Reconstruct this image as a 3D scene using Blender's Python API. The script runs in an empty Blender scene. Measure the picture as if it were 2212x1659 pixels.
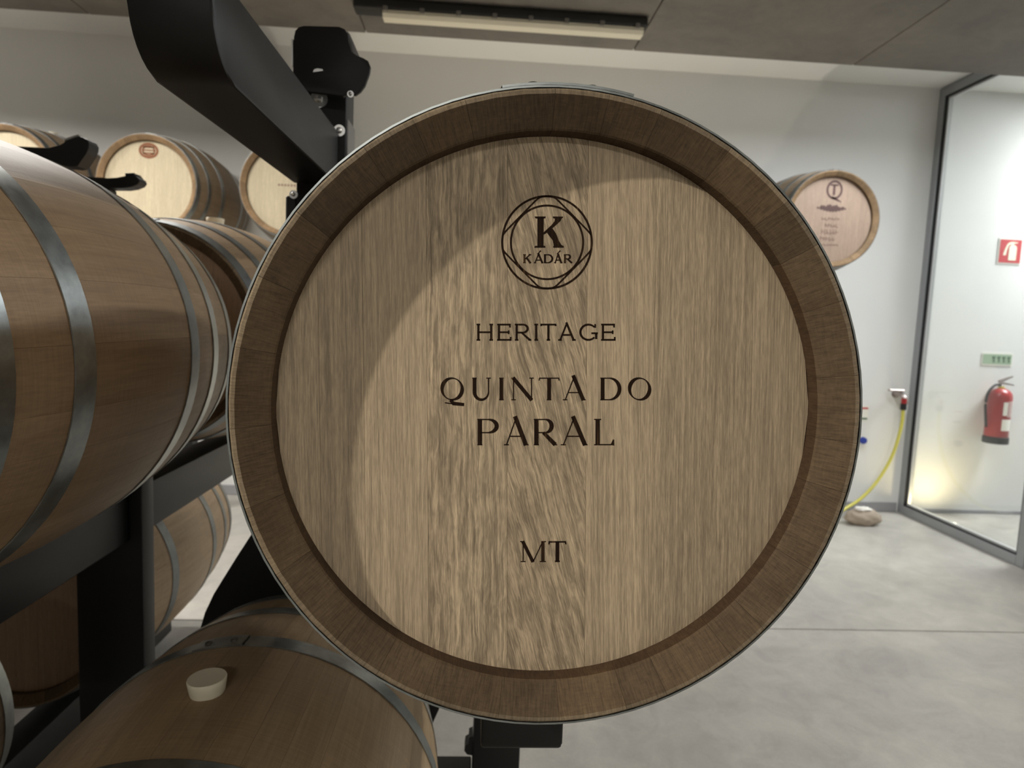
import bpy, bmesh, math, random
from mathutils import Vector, Matrix
random.seed(7)
PI = math.pi
C = bpy.context.scene.collection
SC = bpy.context.scene
CAMH = 1.42

# ------------------------------------------------------------------ camera
F_PX = 1406.3
RX = Vector((0.9976662, -0.05399025, 0.04179966))      # image right in world axes
UP = Vector((-0.03626124, 0.0997744, 0.99434913))
FW = Vector((0.0578557, 0.99354422, -0.0975838))
RX.normalize(); FW.normalize(); UP = RX.cross(FW).normalized(); FW = UP.cross(RX).normalized()
cd = bpy.data.cameras.new('camera'); cam = bpy.data.objects.new('camera', cd); C.objects.link(cam)
cam.matrix_world = Matrix(((RX.x, UP.x, -FW.x, 0), (RX.y, UP.y, -FW.y, 0), (RX.z, UP.z, -FW.z, CAMH), (0, 0, 0, 1)))
cd.sensor_fit = 'HORIZONTAL'; cd.sensor_width = 36; cd.lens = 36 * F_PX / 2212
cd.clip_start = 0.02
cd.dof.use_dof = True; cd.dof.focus_distance = 0.645; cd.dof.aperture_fstop = 8.0
SC.camera = cam

# ------------------------------------------------------------------ world, exposure
w = bpy.data.worlds.new('world'); SC.world = w; w.use_nodes = True
w.node_tree.nodes['Background'].inputs[0].default_value = (0.5, 0.52, 0.55, 1)
w.node_tree.nodes['Background'].inputs[1].default_value = 0.3
SC.view_settings.view_transform = 'Standard'; SC.view_settings.look = 'None'
SC.view_settings.gamma = 1; SC.view_settings.use_curve_mapping = False
SC.view_settings.exposure = 0.0
SC.cycles.max_bounces = 10; SC.cycles.diffuse_bounces = 5
SC.cycles.transparent_max_bounces = 12

# ------------------------------------------------------------------ lamps
def area(name, loc, target, sx, sy, power, col, spread=180):
    l = bpy.data.lights.new(name, 'AREA'); l.shape = 'RECTANGLE'; l.size = sx; l.size_y = sy
    l.energy = power; l.color = col; l.spread = math.radians(spread)
    o = bpy.data.objects.new(name, l); C.objects.link(o); o.location = loc
    o.rotation_euler = (Vector(target) - Vector(loc)).to_track_quat('-Z', 'Y').to_euler()
    return o
def point(name, loc, power, col, r=0.05):
    l = bpy.data.lights.new(name, 'POINT'); l.energy = power; l.color = col; l.shadow_soft_size = r
    o = bpy.data.objects.new(name, l); C.objects.link(o); o.location = loc
    return o
def spot(name, loc, target, power, col, ang, blend=0.5, r=0.05):
    l = bpy.data.lights.new(name, 'SPOT'); l.energy = power; l.color = col; l.shadow_soft_size = r
    l.spot_size = math.radians(ang); l.spot_blend = blend
    o = bpy.data.objects.new(name, l); C.objects.link(o); o.location = loc
    o.rotation_euler = (Vector(target) - Vector(loc)).to_track_quat('-Z', 'Y').to_euler()
    return o
WARM = (1.0, 0.90, 0.76); NEUT = (1.0, 0.96, 0.90); COOL = (0.93, 0.96, 1.0)
KEY = (-2.28, -0.22, 2.90)
spot('projector_lamp', KEY, (0.16, 0.60, 1.30), 300, (1.0, 0.93, 0.83), 17, 0.35, 0.022)
area('batten_lamp', (-3.9, 3.2, 2.93), (-3.9, 3.2, 0), 1.5, 0.12, 105, (1.0, 0.96, 0.90), 168)
area('batten_lamp', (-1.9, 2.75, 2.93), (-1.9, 2.75, 0), 1.5, 0.12, 72, (1.0, 0.96, 0.90), 168)
area('batten_lamp', (2.7, -2.0, 2.93), (2.7, -2.0, 0), 0.12, 1.5, 14, NEUT)
area('batten_lamp', (-0.4, -3.0, 2.93), (-0.4, -3.0, 0), 1.5, 0.12, 62, NEUT)
area('batten_lamp', (2.5, 0.9, 2.93), (2.5, 0.9, 0), 0.12, 1.5, 54, NEUT)
area('batten_lamp', (2.3, 3.3, 2.93), (2.3, 3.3, 0), 0.12, 1.2, 36, (0.90, 0.95, 1.0))
# hall beyond the glass
area('hall_lamp', (5.3, 4.45, 3.2), (5.0, 4.3, 0), 1.2, 0.7, 170, (0.94, 0.97, 1.0))
spot('floor_uplight_lamp', (3.70, 4.70, 0.035), (3.72, 4.86, 0.6), 13, (1.0, 0.82, 0.45), 165, 1.0, 0.04)
spot('floor_uplight_lamp', (0.55, 4.35, 0.035), (0.6, 4.9, 3.0), 110, (1.0, 0.90, 0.74), 105, 1.0, 0.04)  # unseen lamp added behind the branded barrel to brighten the upper wall
spot('floor_uplight_lamp', (-0.62, 4.35, 0.035), (-0.65, 4.55, 0.6), 20, (1.0, 0.80, 0.50), 150, 1.0, 0.04)  # unseen lamp added behind the branded barrel for warm hoop glints

# ------------------------------------------------------------------ materials
def new_mat(name):
    m = bpy.data.materials.new(name); m.use_nodes = True
    nt = m.node_tree; nt.nodes.clear()
    out = nt.nodes.new('ShaderNodeOutputMaterial'); b = nt.nodes.new('ShaderNodeBsdfPrincipled')
    nt.links.new(b.outputs[0], out.inputs[0])
    return m, nt, b
def srgb(r, g, b):
    f = lambda c: (c / 255 / 12.92) if c / 255 <= 0.04045 else ((c / 255 + 0.055) / 1.055) ** 2.4
    return (f(r), f(g), f(b), 1)
def N(nt, t, **kw):
    n = nt.nodes.new(t)
    for k, v in kw.items():
        if k.startswith('i_'):
            key = k[2:]
            n.inputs[int(key) if key.isdigit() else key.replace('_', ' ')].default_value = v
        else: setattr(n, k, v)
    return n
def coords(nt, scale=(1, 1, 1), rot=(0, 0, 0), rnd=True, loc=(0, 0, 0)):
    tc = N(nt, 'ShaderNodeTexCoord'); v = tc.outputs['Object']
    if rnd:
        oi = N(nt, 'ShaderNodeObjectInfo')
        mm = N(nt, 'ShaderNodeVectorMath', operation='MULTIPLY'); mm.inputs[1].default_value = (7.3, 11.7, 17.1)
        cx = N(nt, 'ShaderNodeCombineXYZ')
        for i in range(3): nt.links.new(oi.outputs['Random'], cx.inputs[i])
        nt.links.new(cx.outputs[0], mm.inputs[0])
        ad = N(nt, 'ShaderNodeVectorMath', operation='ADD')
        nt.links.new(v, ad.inputs[0]); nt.links.new(mm.outputs[0], ad.inputs[1]); v = ad.outputs[0]
    mp = N(nt, 'ShaderNodeMapping'); mp.inputs['Scale'].default_value = scale
    mp.inputs['Rotation'].default_value = rot; mp.inputs['Location'].default_value = loc
    nt.links.new(v, mp.inputs[0])
    return mp.outputs[0]
def noise(nt, vec, scale, detail=4, rough=0.6, dist=0.0):
    n = N(nt, 'ShaderNodeTexNoise'); n.inputs['Scale'].default_value = scale; n.inputs['Detail'].default_value = detail
    n.inputs['Roughness'].default_value = rough; n.inputs['Distortion'].default_value = dist
    nt.links.new(vec, n.inputs['Vector']); return n.outputs['Fac']
def ramp(nt, fac, stops):
    r = N(nt, 'ShaderNodeValToRGB'); e = r.color_ramp.elements
    while len(e) < len(stops): e.new(0.5)
    for el, (p, c) in zip(e, stops): el.position = p; el.color = c
    nt.links.new(fac, r.inputs[0]); return r.outputs[0]
def mix(nt, fac, a, b, mode='MIX'):
    m = N(nt, 'ShaderNodeMix', data_type='RGBA', blend_type=mode)
    if isinstance(fac, (int, float)): m.inputs[0].default_value = fac
    else: nt.links.new(fac, m.inputs[0])
    for i, v in ((6, a), (7, b)):
        if isinstance(v, tuple): m.inputs[i].default_value = v
        else: nt.links.new(v, m.inputs[i])
    return m.outputs[2]
def g(v): return (v, v, v, 1)
def bump(nt, b, h, strength, dist=0.001):
    n = N(nt, 'ShaderNodeBump'); n.inputs['Strength'].default_value = strength; n.inputs['Distance'].default_value = dist
    nt.links.new(h, n.inputs['Height']); nt.links.new(n.outputs[0], b.inputs['Normal'])

def plain(name, col, rough=0.5, metal=0.0, spec=0.5, var=0.12, nscale=12, bumps=0.0):
    m, nt, b = new_mat(name)
    v = coords(nt, rnd=False)
    f = noise(nt, v, nscale, 5, 0.6)
    c = mix(nt, f, tuple(x * (1 - var) for x in col[:3]) + (1,), tuple(min(1, x * (1 + var)) for x in col[:3]) + (1,))
    nt.links.new(c, b.inputs['Base Color']); b.inputs['Roughness'].default_value = rough
    b.inputs['Metallic'].default_value = metal; b.inputs['Specular IOR Level'].default_value = spec
    if bumps: bump(nt, b, noise(nt, v, nscale * 12, 3, 0.6), bumps)
    return m

def head_wood(name, base, ax='z', curl=0.0, tilt=0.0, contrast=1.0, soft=False):
    """oak board, grain running along z of the object"""
    m, nt, b = new_mat(name)
    rot = (0, tilt, 0)
    base_v = coords(nt, (1, 1, 1), rot)
    # warp for curly boards
    if curl > 0:
        wn = N(nt, 'ShaderNodeTexNoise'); wn.inputs['Scale'].default_value = 1.0; wn.inputs['Detail'].default_value = 3
        wmp = N(nt, 'ShaderNodeMapping'); wmp.inputs['Scale'].default_value = (20, 20, 26); nt.links.new(base_v, wmp.inputs[0])
        nt.links.new(wmp.outputs[0], wn.inputs['Vector'])
        sb = N(nt, 'ShaderNodeVectorMath', operation='SUBTRACT'); sb.inputs[1].default_value = (0.5, 0.5, 0.5)
        nt.links.new(wn.outputs['Color'], sb.inputs[0])
        ml = N(nt, 'ShaderNodeVectorMath', operation='MULTIPLY'); ml.inputs[1].default_value = (0.006 * curl, 0, 0.0)
        nt.links.new(sb.outputs[0], ml.inputs[0])
        ad = N(nt, 'ShaderNodeVectorMath', operation='ADD'); nt.links.new(base_v, ad.inputs[0]); nt.links.new(ml.outputs[0], ad.inputs[1])
        base_v = ad.outputs[0]
    def sc(s):
        mp = N(nt, 'ShaderNodeMapping'); mp.inputs['Scale'].default_value = s; nt.links.new(base_v, mp.inputs[0]); return mp.outputs[0]
    fine = noise(nt, sc((420, 420, 9)), 1, 3, 0.65)
    med = noise(nt, sc((110, 110, 3.2)), 1, 4, 0.6)
    broad = noise(nt, sc((22, 22, 2.0)), 1, 3, 0.5)
    fl = noise(nt, sc((150, 150, 30)), 1, 3, 0.6, 0.6)
    k = 0.30 * contrast
    hf = noise(nt, sc((1000, 1000, 55)), 1, 2, 0.7)
    c1 = ramp(nt, fine, [(0.32, g(1 - 0.80 * k)), (0.50, g(1.0)), (0.68, g(1 + 0.60 * k))])
    c2 = ramp(nt, med, [(0.30, g(1 - 0.42 * k)), (0.5, g(1.0)), (0.7, g(1 + 0.3 * k))])
    c3 = ramp(nt, broad, [(0.3, (1 - .22 * k, 1 - .25 * k, 1 - .28 * k, 1)), (0.7, (1 + .16 * k, 1 + .16 * k, 1 + .12 * k, 1))])
    c4 = ramp(nt, fl, [(0.40, g(1 - (0.12 + 0.62 * min(curl, 1.0)) * k)), (0.52, g(1.0)), (0.64, g(1 + (0.1 + 0.35 * min(curl, 1.0)) * k))])
    c1 = mix(nt, 1.0, c1, ramp(nt, hf, [(0.38, g(1 - 0.55 * k)), (0.62, g(1 + 0.50 * k))]), 'MULTIPLY')
    col = mix(nt, 1.0, base, c1, 'MULTIPLY'); col = mix(nt, 1.0, col, c2, 'MULTIPLY')
    col = mix(nt, 1.0, col, c3, 'MULTIPLY'); col = mix(nt, 1.0, col, c4, 'MULTIPLY')
    nt.links.new(col, b.inputs['Base Color'])
    b.inputs['Roughness'].default_value = 0.62; b.inputs['Specular IOR Level'].default_value = 0.25
    h = N(nt, 'ShaderNodeMath', operation='ADD'); nt.links.new(fine, h.inputs[0]); nt.links.new(fl if curl else med, h.inputs[1])
    bump(nt, b, h.outputs[0], 0.12 if soft else 0.45, 0.0008)
    return m

def stave_wood(name, base, k=0.14, rnd=0.10):
    """planed oak, grain along y, each stave a slightly different tone"""
    m, nt, b = new_mat(name)
    v = coords(nt, (1, 1, 1))
    def sc(s):
        mp = N(nt, 'ShaderNodeMapping'); mp.inputs['Scale'].default_value = s; nt.links.new(v, mp.inputs[0]); return mp.outputs[0]
    a = noise(nt, sc((240, 6, 240)), 1, 3, 0.6)
    bb = noise(nt, sc((30, 2.5, 30)), 1, 4, 0.6, 0.5)
    cross = noise(nt, sc((14, 330, 14)), 1, 2, 0.5)
    oi = N(nt, 'ShaderNodeObjectInfo')
    c0 = ramp(nt, oi.outputs['Random'], [(0.0, g(1 - rnd)), (1.0, (1 + rnd * .7, 1 + rnd * .62, 1 + rnd * .5, 1))])
    col = mix(nt, 1.0, base, c0, 'MULTIPLY')
    col = mix(nt, 1.0, col, ramp(nt, a, [(0.3, g(1 - k)), (0.7, g(1 + k * .6))]), 'MULTIPLY')
    col = mix(nt, 1.0, col, ramp(nt, bb, [(0.3, (1 - k * 1.2, 1 - k * 1.4, 1 - k * 1.6, 1)), (0.7, g(1 + k * .6))]), 'MULTIPLY')
    col = mix(nt, 1.0, col, ramp(nt, cross, [(0.35, g(0.93)), (0.65, g(1.05))]), 'MULTIPLY')
    nt.links.new(col, b.inputs['Base Color'])
    b.inputs['Roughness'].default_value = 0.5; b.inputs['Specular IOR Level'].default_value = 0.3
    bump(nt, b, a, 0.18, 0.0006)
    return m

def chime_wood(name, base):
    """rough cut end of the staves: brown with end-grain rows"""
    m, nt, b = new_mat(name)
    v = coords(nt, (1, 1, 1))
    def sc(s):
        mp = N(nt, 'ShaderNodeMapping'); mp.inputs['Scale'].default_value = s; nt.links.new(v, mp.inputs[0]); return mp.outputs[0]
    a = noise(nt, sc((110, 90, 520)), 1, 3, 0.6)
    wv = noise(nt, sc((620, 60, 50)), 1, 3, 0.7)
    bb = noise(nt, sc((16, 16, 16)), 1, 3, 0.6)
    oi = N(nt, 'ShaderNodeObjectInfo')
    col = mix(nt, 1.0, base, ramp(nt, oi.outputs['Random'], [(0.0, g(0.86)), (1.0, (1.14, 1.12, 1.08, 1))]), 'MULTIPLY')
    col = mix(nt, 1.0, col, ramp(nt, a, [(0.3, g(0.88)), (0.7, g(1.12))]), 'MULTIPLY')
    col = mix(nt, 1.0, col, ramp(nt, wv, [(0.35, g(0.76)), (0.65, g(1.2))]), 'MULTIPLY')
    col = mix(nt, 1.0, col, ramp(nt, bb, [(0.3, (0.8, 0.77, 0.74, 1)), (0.7, g(1.12))]), 'MULTIPLY')
    nt.links.new(col, b.inputs['Base Color'])
    b.inputs['Roughness'].default_value = 0.75; b.inputs['Specular IOR Level'].default_value = 0.2
    bump(nt, b, a, 0.5, 0.0007)
    return m

def steel(name, col, rough, k=0.25):
    m, nt, b = new_mat(name)
    v = coords(nt, (1, 1, 1))
    a = noise(nt, v, 28, 5, 0.65); f = noise(nt, v, 240, 2, 0.5)
    nt.links.new(mix(nt, 1.0, col, ramp(nt, a, [(0.3, g(1 - k)), (0.7, g(1 + k))]), 'MULTIPLY'), b.inputs['Base Color'])
    b.inputs['Metallic'].default_value = 0.9
    r = N(nt, 'ShaderNodeMapRange'); r.inputs['To Min'].default_value = rough - 0.08; r.inputs['To Max'].default_value = rough + 0.14
    nt.links.new(a, r.inputs['Value']); nt.links.new(r.outputs[0], b.inputs['Roughness'])
    bump(nt, b, f, 0.08, 0.0004)
    return m

M = {}
M['stave'] = stave_wood('stave_oak', srgb(158, 135, 107))
M['stave_dim'] = stave_wood('lower_stave_oak', srgb(158, 136, 106), rnd=0.16)
M['stave_old'] = stave_wood('weathered_stave_oak', srgb(130, 113, 92))
M['chime'] = chime_wood('chime_oak', srgb(90, 75, 57))
M['chime_pale'] = chime_wood('pale_chime_oak', srgb(132, 110, 84))
M['rim'] = chime_wood('rim_oak', srgb(128, 114, 94))
M['groove'] = chime_wood('croze_oak', srgb(70, 54, 38))
M['hoop'] = steel('galvanised_hoop', (0.30, 0.32, 0.31, 1), 0.31)
M['hoop_dark'] = steel('dark_hoop', (0.16, 0.17, 0.17, 1), 0.42)
M['rivet'] = steel('rivet_steel', (0.22, 0.21, 0.20, 1), 0.45)
M['head_pale'] = head_wood('pale_head_oak', srgb(184, 172, 146), contrast=0.6, soft=True)
M['head_pink'] = head_wood('rosy_head_oak', srgb(158, 137, 120), contrast=0.6, soft=True)
M['head_brown'] = head_wood('brown_head_oak', srgb(158, 136, 114), contrast=0.6, soft=True)
M['bung'] = plain('silicone_bung', srgb(222, 214, 190), 0.45, var=0.05)
M['burn'] = None
M['black'] = plain('black_powder_coat', (0.0115, 0.0115, 0.011, 1), 0.48, spec=0.26, var=0.1, nscale=60, bumps=0.03)
M['zinc'] = plain('zinc_bolt', (0.62, 0.62, 0.6, 1), 0.32, metal=0.9)
M['pad'] = plain('grey_rubber_pad', (0.28, 0.28, 0.29, 1), 0.5)
M['alu'] = plain('grey_frame_coating', (0.30, 0.31, 0.32, 1), 0.38, metal=0.25, var=0.04)
M['gasket'] = plain('black_gasket', (0.008, 0.008, 0.009, 1), 0.6)
M['alu_light'] = plain('pale_glazing_bead', (0.55, 0.56, 0.56, 1), 0.35, metal=0.4, var=0.04)
M['red'] = plain('red_enamel', srgb(150, 36, 38), 0.3, var=0.06)
M['sign_red'] = plain('sign_red', srgb(186, 48, 56), 0.5, var=0.03)
M['white'] = plain('white_plastic', srgb(228, 226, 216), 0.5, var=0.03)
M['sign_pale'] = plain('sign_pale', srgb(232, 234, 208), 0.5, var=0.02)
M['green'] = plain('sign_green', srgb(150, 172, 146), 0.5, var=0.05)
M['green_dark'] = plain('sign_dark_green', srgb(80, 108, 84), 0.5, var=0.05)
M['hose'] = plain('yellow_hose', srgb(196, 188, 84), 0.45, var=0.06)
M['tap'] = plain('tap_metal', (0.42, 0.36, 0.34, 1), 0.3, metal=0.8)
M['blue'] = plain('blue_plastic', srgb(40, 60, 150), 0.45)
M['bag'] = plain('beige_sack', srgb(156, 142, 126), 0.85, var=0.2, nscale=18, bumps=0.4)
M['bag_white'] = plain('white_cloth', srgb(220, 216, 208), 0.8, var=0.1)
M['diffuser'] = plain('milky_diffuser', srgb(214, 208, 188), 0.5, var=0.02)
M['batten'] = plain('dark_batten', (0.018, 0.018, 0.017, 1), 0.5)
M['clip'] = plain('grey_clip', (0.2, 0.19, 0.17, 1), 0.5)

def wall_mat(name, col, k=0.05):
    m, nt, b = new_mat(name)
    v = coords(nt, rnd=False)
    f = noise(nt, v, 1.3, 4, 0.6)
    nt.links.new(mix(nt, f, tuple(c * (1 - k) for c in col[:3]) + (1,), tuple(c * (1 + k) for c in col[:3]) + (1,)), b.inputs['Base Color'])
    b.inputs['Roughness'].default_value = 0.7; b.inputs['Specular IOR Level'].default_value = 0.3
    bump(nt, b, noise(nt, v, 160, 3, 0.6), 0.08, 0.001)
    return m
M['plaster'] = wall_mat('white_plaster', (0.72, 0.72, 0.70, 1))
def concrete(name, col, k, rough, cloud=1.2, scratch=True):
    m, nt, b = new_mat(name)
    v = coords(nt, rnd=True)
    f = noise(nt, v, cloud, 6, 0.62, 0.6); f2 = noise(nt, v, cloud * 5, 5, 0.6, 1.2); f3 = noise(nt, v, 90, 3, 0.6)
    c = mix(nt, 1.0, col, ramp(nt, f, [(0.3, (1 - k, 1 - k, 1 - k * .9, 1)), (0.7, (1 + k, 1 + k * .95, 1 + k * .8, 1))]), 'MULTIPLY')
    c = mix(nt, 1.0, c, ramp(nt, f2, [(0.35, g(1 - k * .5)), (0.65, g(1 + k * .4))]), 'MULTIPLY')
    c = mix(nt, 1.0, c, ramp(nt, f3, [(0.3, g(1 - k * .2)), (0.7, g(1 + k * .2))]), 'MULTIPLY')
    nt.links.new(c, b.inputs['Base Color'])
    r = N(nt, 'ShaderNodeMapRange'); r.inputs['To Min'].default_value = rough - 0.1; r.inputs['To Max'].default_value = rough + 0.15
    nt.links.new(f2, r.inputs['Value']); nt.links.new(r.outputs[0], b.inputs['Roughness'])
    bump(nt, b, f3, 0.1, 0.0012)
    return m
M['floor'] = concrete('polished_screed', (0.36, 0.345, 0.315, 1), 0.20, 0.40)
M['joint'] = plain('dark_joint', (0.03, 0.03, 0.028, 1), 0.9)
M['slab'] = concrete('fair_faced_concrete', (0.14, 0.127, 0.108, 1), 0.22, 0.7, 1.6)

def burn_mat():
    m, nt, b = new_mat('burnt_mark')
    v = coords(nt, (420, 420, 12), rnd=False)
    f = noise(nt, v, 1, 3, 0.6)
    nt.links.new(ramp(nt, f, [(0.45, srgb(34, 22, 14)), (0.62, srgb(46, 32, 20)), (0.74, srgb(92, 68, 44))]), b.inputs['Base Color'])
    b.inputs['Roughness'].default_value = 0.8; b.inputs['Specular IOR Level'].default_value = 0.1
    return m
M['burn'] = burn_mat()
M['stamp'] = plain('stamp_ink', srgb(84, 62, 58), 0.8, var=0.2, nscale=60)
M['stamp_red'] = plain('red_brown_stamp', srgb(120, 72, 44), 0.8, var=0.2, nscale=60)
M['stamp_faint'] = plain('faint_stamp', srgb(122, 98, 86), 0.8, var=0.15, nscale=60)

# ------------------------------------------------------------------ mesh helpers
def obj(name, bm, mats, parent=None, smooth=None, loc=None):
    me = bpy.data.meshes.new(name)
    if not isinstance(mats, (list, tuple)): mats = [mats]
    for m in mats: me.materials.append(m)
    bmesh.ops.recalc_face_normals(bm, faces=bm.faces[:])
    bm.to_mesh(me); bm.free()
    if smooth is not None:
        for p in me.polygons: p.use_smooth = True
        me.set_sharp_from_angle(angle=math.radians(smooth))
    o = bpy.data.objects.new(name, me); C.objects.link(o)
    if parent is not None: o.parent = parent
    if loc: o.location = loc
    return o
def raw(name, bm, mats, parent=None, smooth=None):            # keeps winding as built (flat print)
    me = bpy.data.meshes.new(name)
    me.materials.append(mats); bm.to_mesh(me); bm.free()
    o = bpy.data.objects.new(name, me); C.objects.link(o)
    if parent is not None: o.parent = parent
    return o
def empty(name, loc, label=None, cat=None, group=None, rot=(0, 0, 0)):
    o = bpy.data.objects.new(name, None); C.objects.link(o); o.location = loc; o.rotation_euler = rot
    o.empty_display_size = 0.1
    tag(o, label, cat, group); return o
def tag(o, label=None, cat=None, group=None, kind=None):
    if label: o['label'] = label
    if cat: o['category'] = cat
    if group: o['group'] = group
    if kind: o['kind'] = kind
    return o
def box(bm, x0, x1, y0, y1, z0, z1, bev=0.0, seg=2):
    r = bmesh.ops.create_cube(bm, size=1)
    vs = r['verts']
    for v in vs:
        v.co = Vector(((x0 + x1) / 2 + v.co.x * (x1 - x0), (y0 + y1) / 2 + v.co.y * (y1 - y0), (z0 + z1) / 2 + v.co.z * (z1 - z0)))
    if bev:
        es = list({e for v in vs for e in v.link_edges})
        bmesh.ops.bevel(bm, geom=es, offset=bev, segments=seg, affect='EDGES', profile=0.5)
    return bm
def prism(bm, pts, a0, a1, axis='y', bev=0.0, mi=0):
    """extrude a closed 2D outline. axis y: pts=(x,z); axis x: pts=(y,z); axis z: pts=(x,y)"""
    def P(p, a):
        return {'y': (p[0], a, p[1]), 'x': (a, p[0], p[1]), 'z': (p[0], p[1], a)}[axis]
    A = [bm.verts.new(P(p, a0)) for p in pts]; B = [bm.verts.new(P(p, a1)) for p in pts]
    n = len(pts); fs = []
    fs.append(bm.faces.new(A)); fs.append(bm.faces.new(list(reversed(B))))
    for i in range(n):
        fs.append(bm.faces.new((A[i], B[i], B[(i + 1) % n], A[(i + 1) % n])))
    for f in fs: f.material_index = mi
    if bev:
        es = list(fs[0].edges) + list(fs[1].edges)
        bmesh.ops.bevel(bm, geom=es, offset=bev, segments=2, affect='EDGES', profile=0.5)
    return bm
def lathe(bm, prof, n=32, axis='z', a0=0.0, a1=2 * PI, cap=False, centre=(0, 0, 0), mi=0):
    full = abs(a1 - a0 - 2 * PI) < 1e-6
    rings = []
    m = n if full else n + 1
    for r, h in prof:
        ring = []
        for i in range(m):
            t = a0 + (a1 - a0) * i / n
            if axis == 'z': p = (r * math.cos(t), r * math.sin(t), h)
            elif axis == 'y': p = (r * math.sin(t), h, r * math.cos(t))
            else: p = (h, r * math.cos(t), r * math.sin(t))
            ring.append(bm.verts.new(Vector(p) + Vector(centre)))
        rings.append(ring)
    for a, b in zip(rings, rings[1:]):
        for i in range(m if full else m - 1):
            j = (i + 1) % m
            f = bm.faces.new((a[i], a[j], b[j], b[i])); f.material_index = mi
    if cap:
        for rg in (rings[0], rings[-1]):
            f = bm.faces.new(rg); f.material_index = mi
    return bm
def tube(bm, pts, r, n=12, cap=True):
    pts = [Vector(p) for p in pts]; rings = []
    up = Vector((0, 0, 1))
    for i, p in enumerate(pts):
        d = (pts[min(i + 1, len(pts) - 1)] - pts[max(i - 1, 0)]).normalized()
        s = d.cross(up)
        if s.length < 1e-3: s = Vector((1, 0, 0))
        s.normalize(); u = s.cross(d)
        rr = r[i] if isinstance(r, (list, tuple)) else r
        rings.append([bm.verts.new(p + s * rr * math.cos(2 * PI * k / n) + u * rr * math.sin(2 * PI * k / n)) for k in range(n)])
    for a, b in zip(rings, rings[1:]):
        for k in range(n): bm.faces.new((a[k], a[(k + 1) % n], b[(k + 1) % n], b[k]))
    if cap: bm.faces.new(list(reversed(rings[0]))); bm.faces.new(rings[-1])
    return bm
def spline(pts, n=40):
    P = [Vector(p) for p in pts]; P = [P[0] * 2 - P[1]] + P + [P[-1] * 2 - P[-2]]; out = []
    m = len(P) - 3
    for s in range(n + 1):
        t = s / n * m; i = min(int(t), m - 1); t -= i
        a, b, c, d = P[i:i + 4]
        out.append(0.5 * ((2 * b) + (c - a) * t + (2 * a - 5 * b + 4 * c - d) * t * t + (3 * b - a - 3 * c + d) * t ** 3))
    return out

# ------------------------------------------------------------------ the room
def struct(name, bm, m, **k):
    o = obj(name, bm, m, **k); o['kind'] = 'structure'; return o
YW = 5.0; ZC = 3.32; XP = 3.51
# floor: dark bed, screed slabs with an open joint between them
fl = struct('floor', box(bmesh.new(), -7, 7.5, -5, YW, -0.30, -0.035), M['joint'])
for x0, x1, y0, y1 in ((-7, 7.5, 2.925, YW), (-7, 7.5, -0.6, 2.915), (-7, 7.5, -5, -0.61)):
    obj('floor_slab', box(bmesh.new(), x0, x1, y0, y1, -0.035, 0.0, 0.0015, 1), M['floor'], fl)
struct('wall_back', box(bmesh.new(), -7.2, 7.7, YW, YW + 0.25, -0.3, 3.7), M['plaster'])
struct('wall_left', box(bmesh.new(), -7.2, -7, -5.2, YW, -0.3, 3.7), M['plaster'])
struct('wall_right', box(bmesh.new(), 7.5, 7.7, -5.2, YW, -0.3, 3.7), M['plaster'])
struct('wall_front', box(bmesh.new(), -7.0, 7.5, -5.2, -5, -0.3, 3.7), M['plaster'])
struct('wall_partition', box(bmesh.new(), XP - 0.02, XP + 0.13, -5, 2.95, 0, ZC), M['plaster'])
struct('ceiling', box(bmesh.new(), -7, 7.5, -5, YW, ZC, ZC + 0.15), M['plaster'])
# lower fair-faced concrete slab in front of the plaster ceiling
cs = struct('ceiling_slab', box(bmesh.new(), -7, XP + 0.3, -5, 3.94, 3.06, ZC), M['joint'])
xs = [-7, -5.3, -3.75, -2.22, -0.69, 0.86, 2.19, XP + 0.3]
ys = [-5, -3.1, -1.1, 0.9, 3.952]
k = 0
for i in range(len(xs) - 1):
    for j in range(len(ys) - 1):
        dz = (0.0, 0.0012, 0.0006)[k % 3]; k += 1
        obj('concrete_panel', box(bmesh.new(), xs[i] + 0.003, xs[i + 1] - 0.003, ys[j] + 0.003, ys[j + 1] - 0.003, 3.02 + dz, 3.065, 0.002, 1), M['slab'], cs)
box_edge = obj('slab_edge', box(bmesh.new(), -7, XP + 0.3, 3.935, 3.952, 3.066, ZC - 0.002), M['slab'], cs)
# grey skirting at the back wall
struct('baseboard_back', box(bmesh.new(), -7, XP - 0.05, YW - 0.012, YW - 0.001, 0.001, 0.075, 0.002, 1), plain('grey_skirting', (0.30, 0.30, 0.31, 1), 0.5, var=0.05))
struct('baseboard_right', box(bmesh.new(), XP + 0.15, 7.49, YW - 0.006, YW - 0.001, 0.001, 0.030, 0.002, 1), bpy.data.materials['grey_skirting'])

# glass partition: fixed pane beside a door leaf
wn = bpy.data.objects.new('window_1', None); C.objects.link(wn); wn['kind'] = 'structure'; wn.location = (0, 0, 0)
Y0g, Y1g = 3.80, YW - 0.002; ZT = 3.31
def fr(name, x0, x1, y0, y1, z0, z1, m, par, bev=0.003): return obj(name, box(bmesh.new(), x0, x1, y0, y1, z0, z1, bev, 1), m, par)
fr('frame_post', XP - 0.035, XP + 0.035, Y1g - 0.062, Y1g, 0.001, ZT, M['alu'], wn)
fr('frame_post', XP - 0.035, XP + 0.035, Y0g - 0.03, Y0g + 0.03, 0.001, ZT, M['alu'], wn)
fr('bottom_rail', XP - 0.035, XP + 0.035, Y0g + 0.031, Y1g - 0.063, 0.001, 0.065, M['alu'], wn)
fr('top_rail', XP - 0.035, XP + 0.035, Y0g + 0.031, Y1g - 0.063, ZT - 0.065, ZT, M['alu'], wn)
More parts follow.
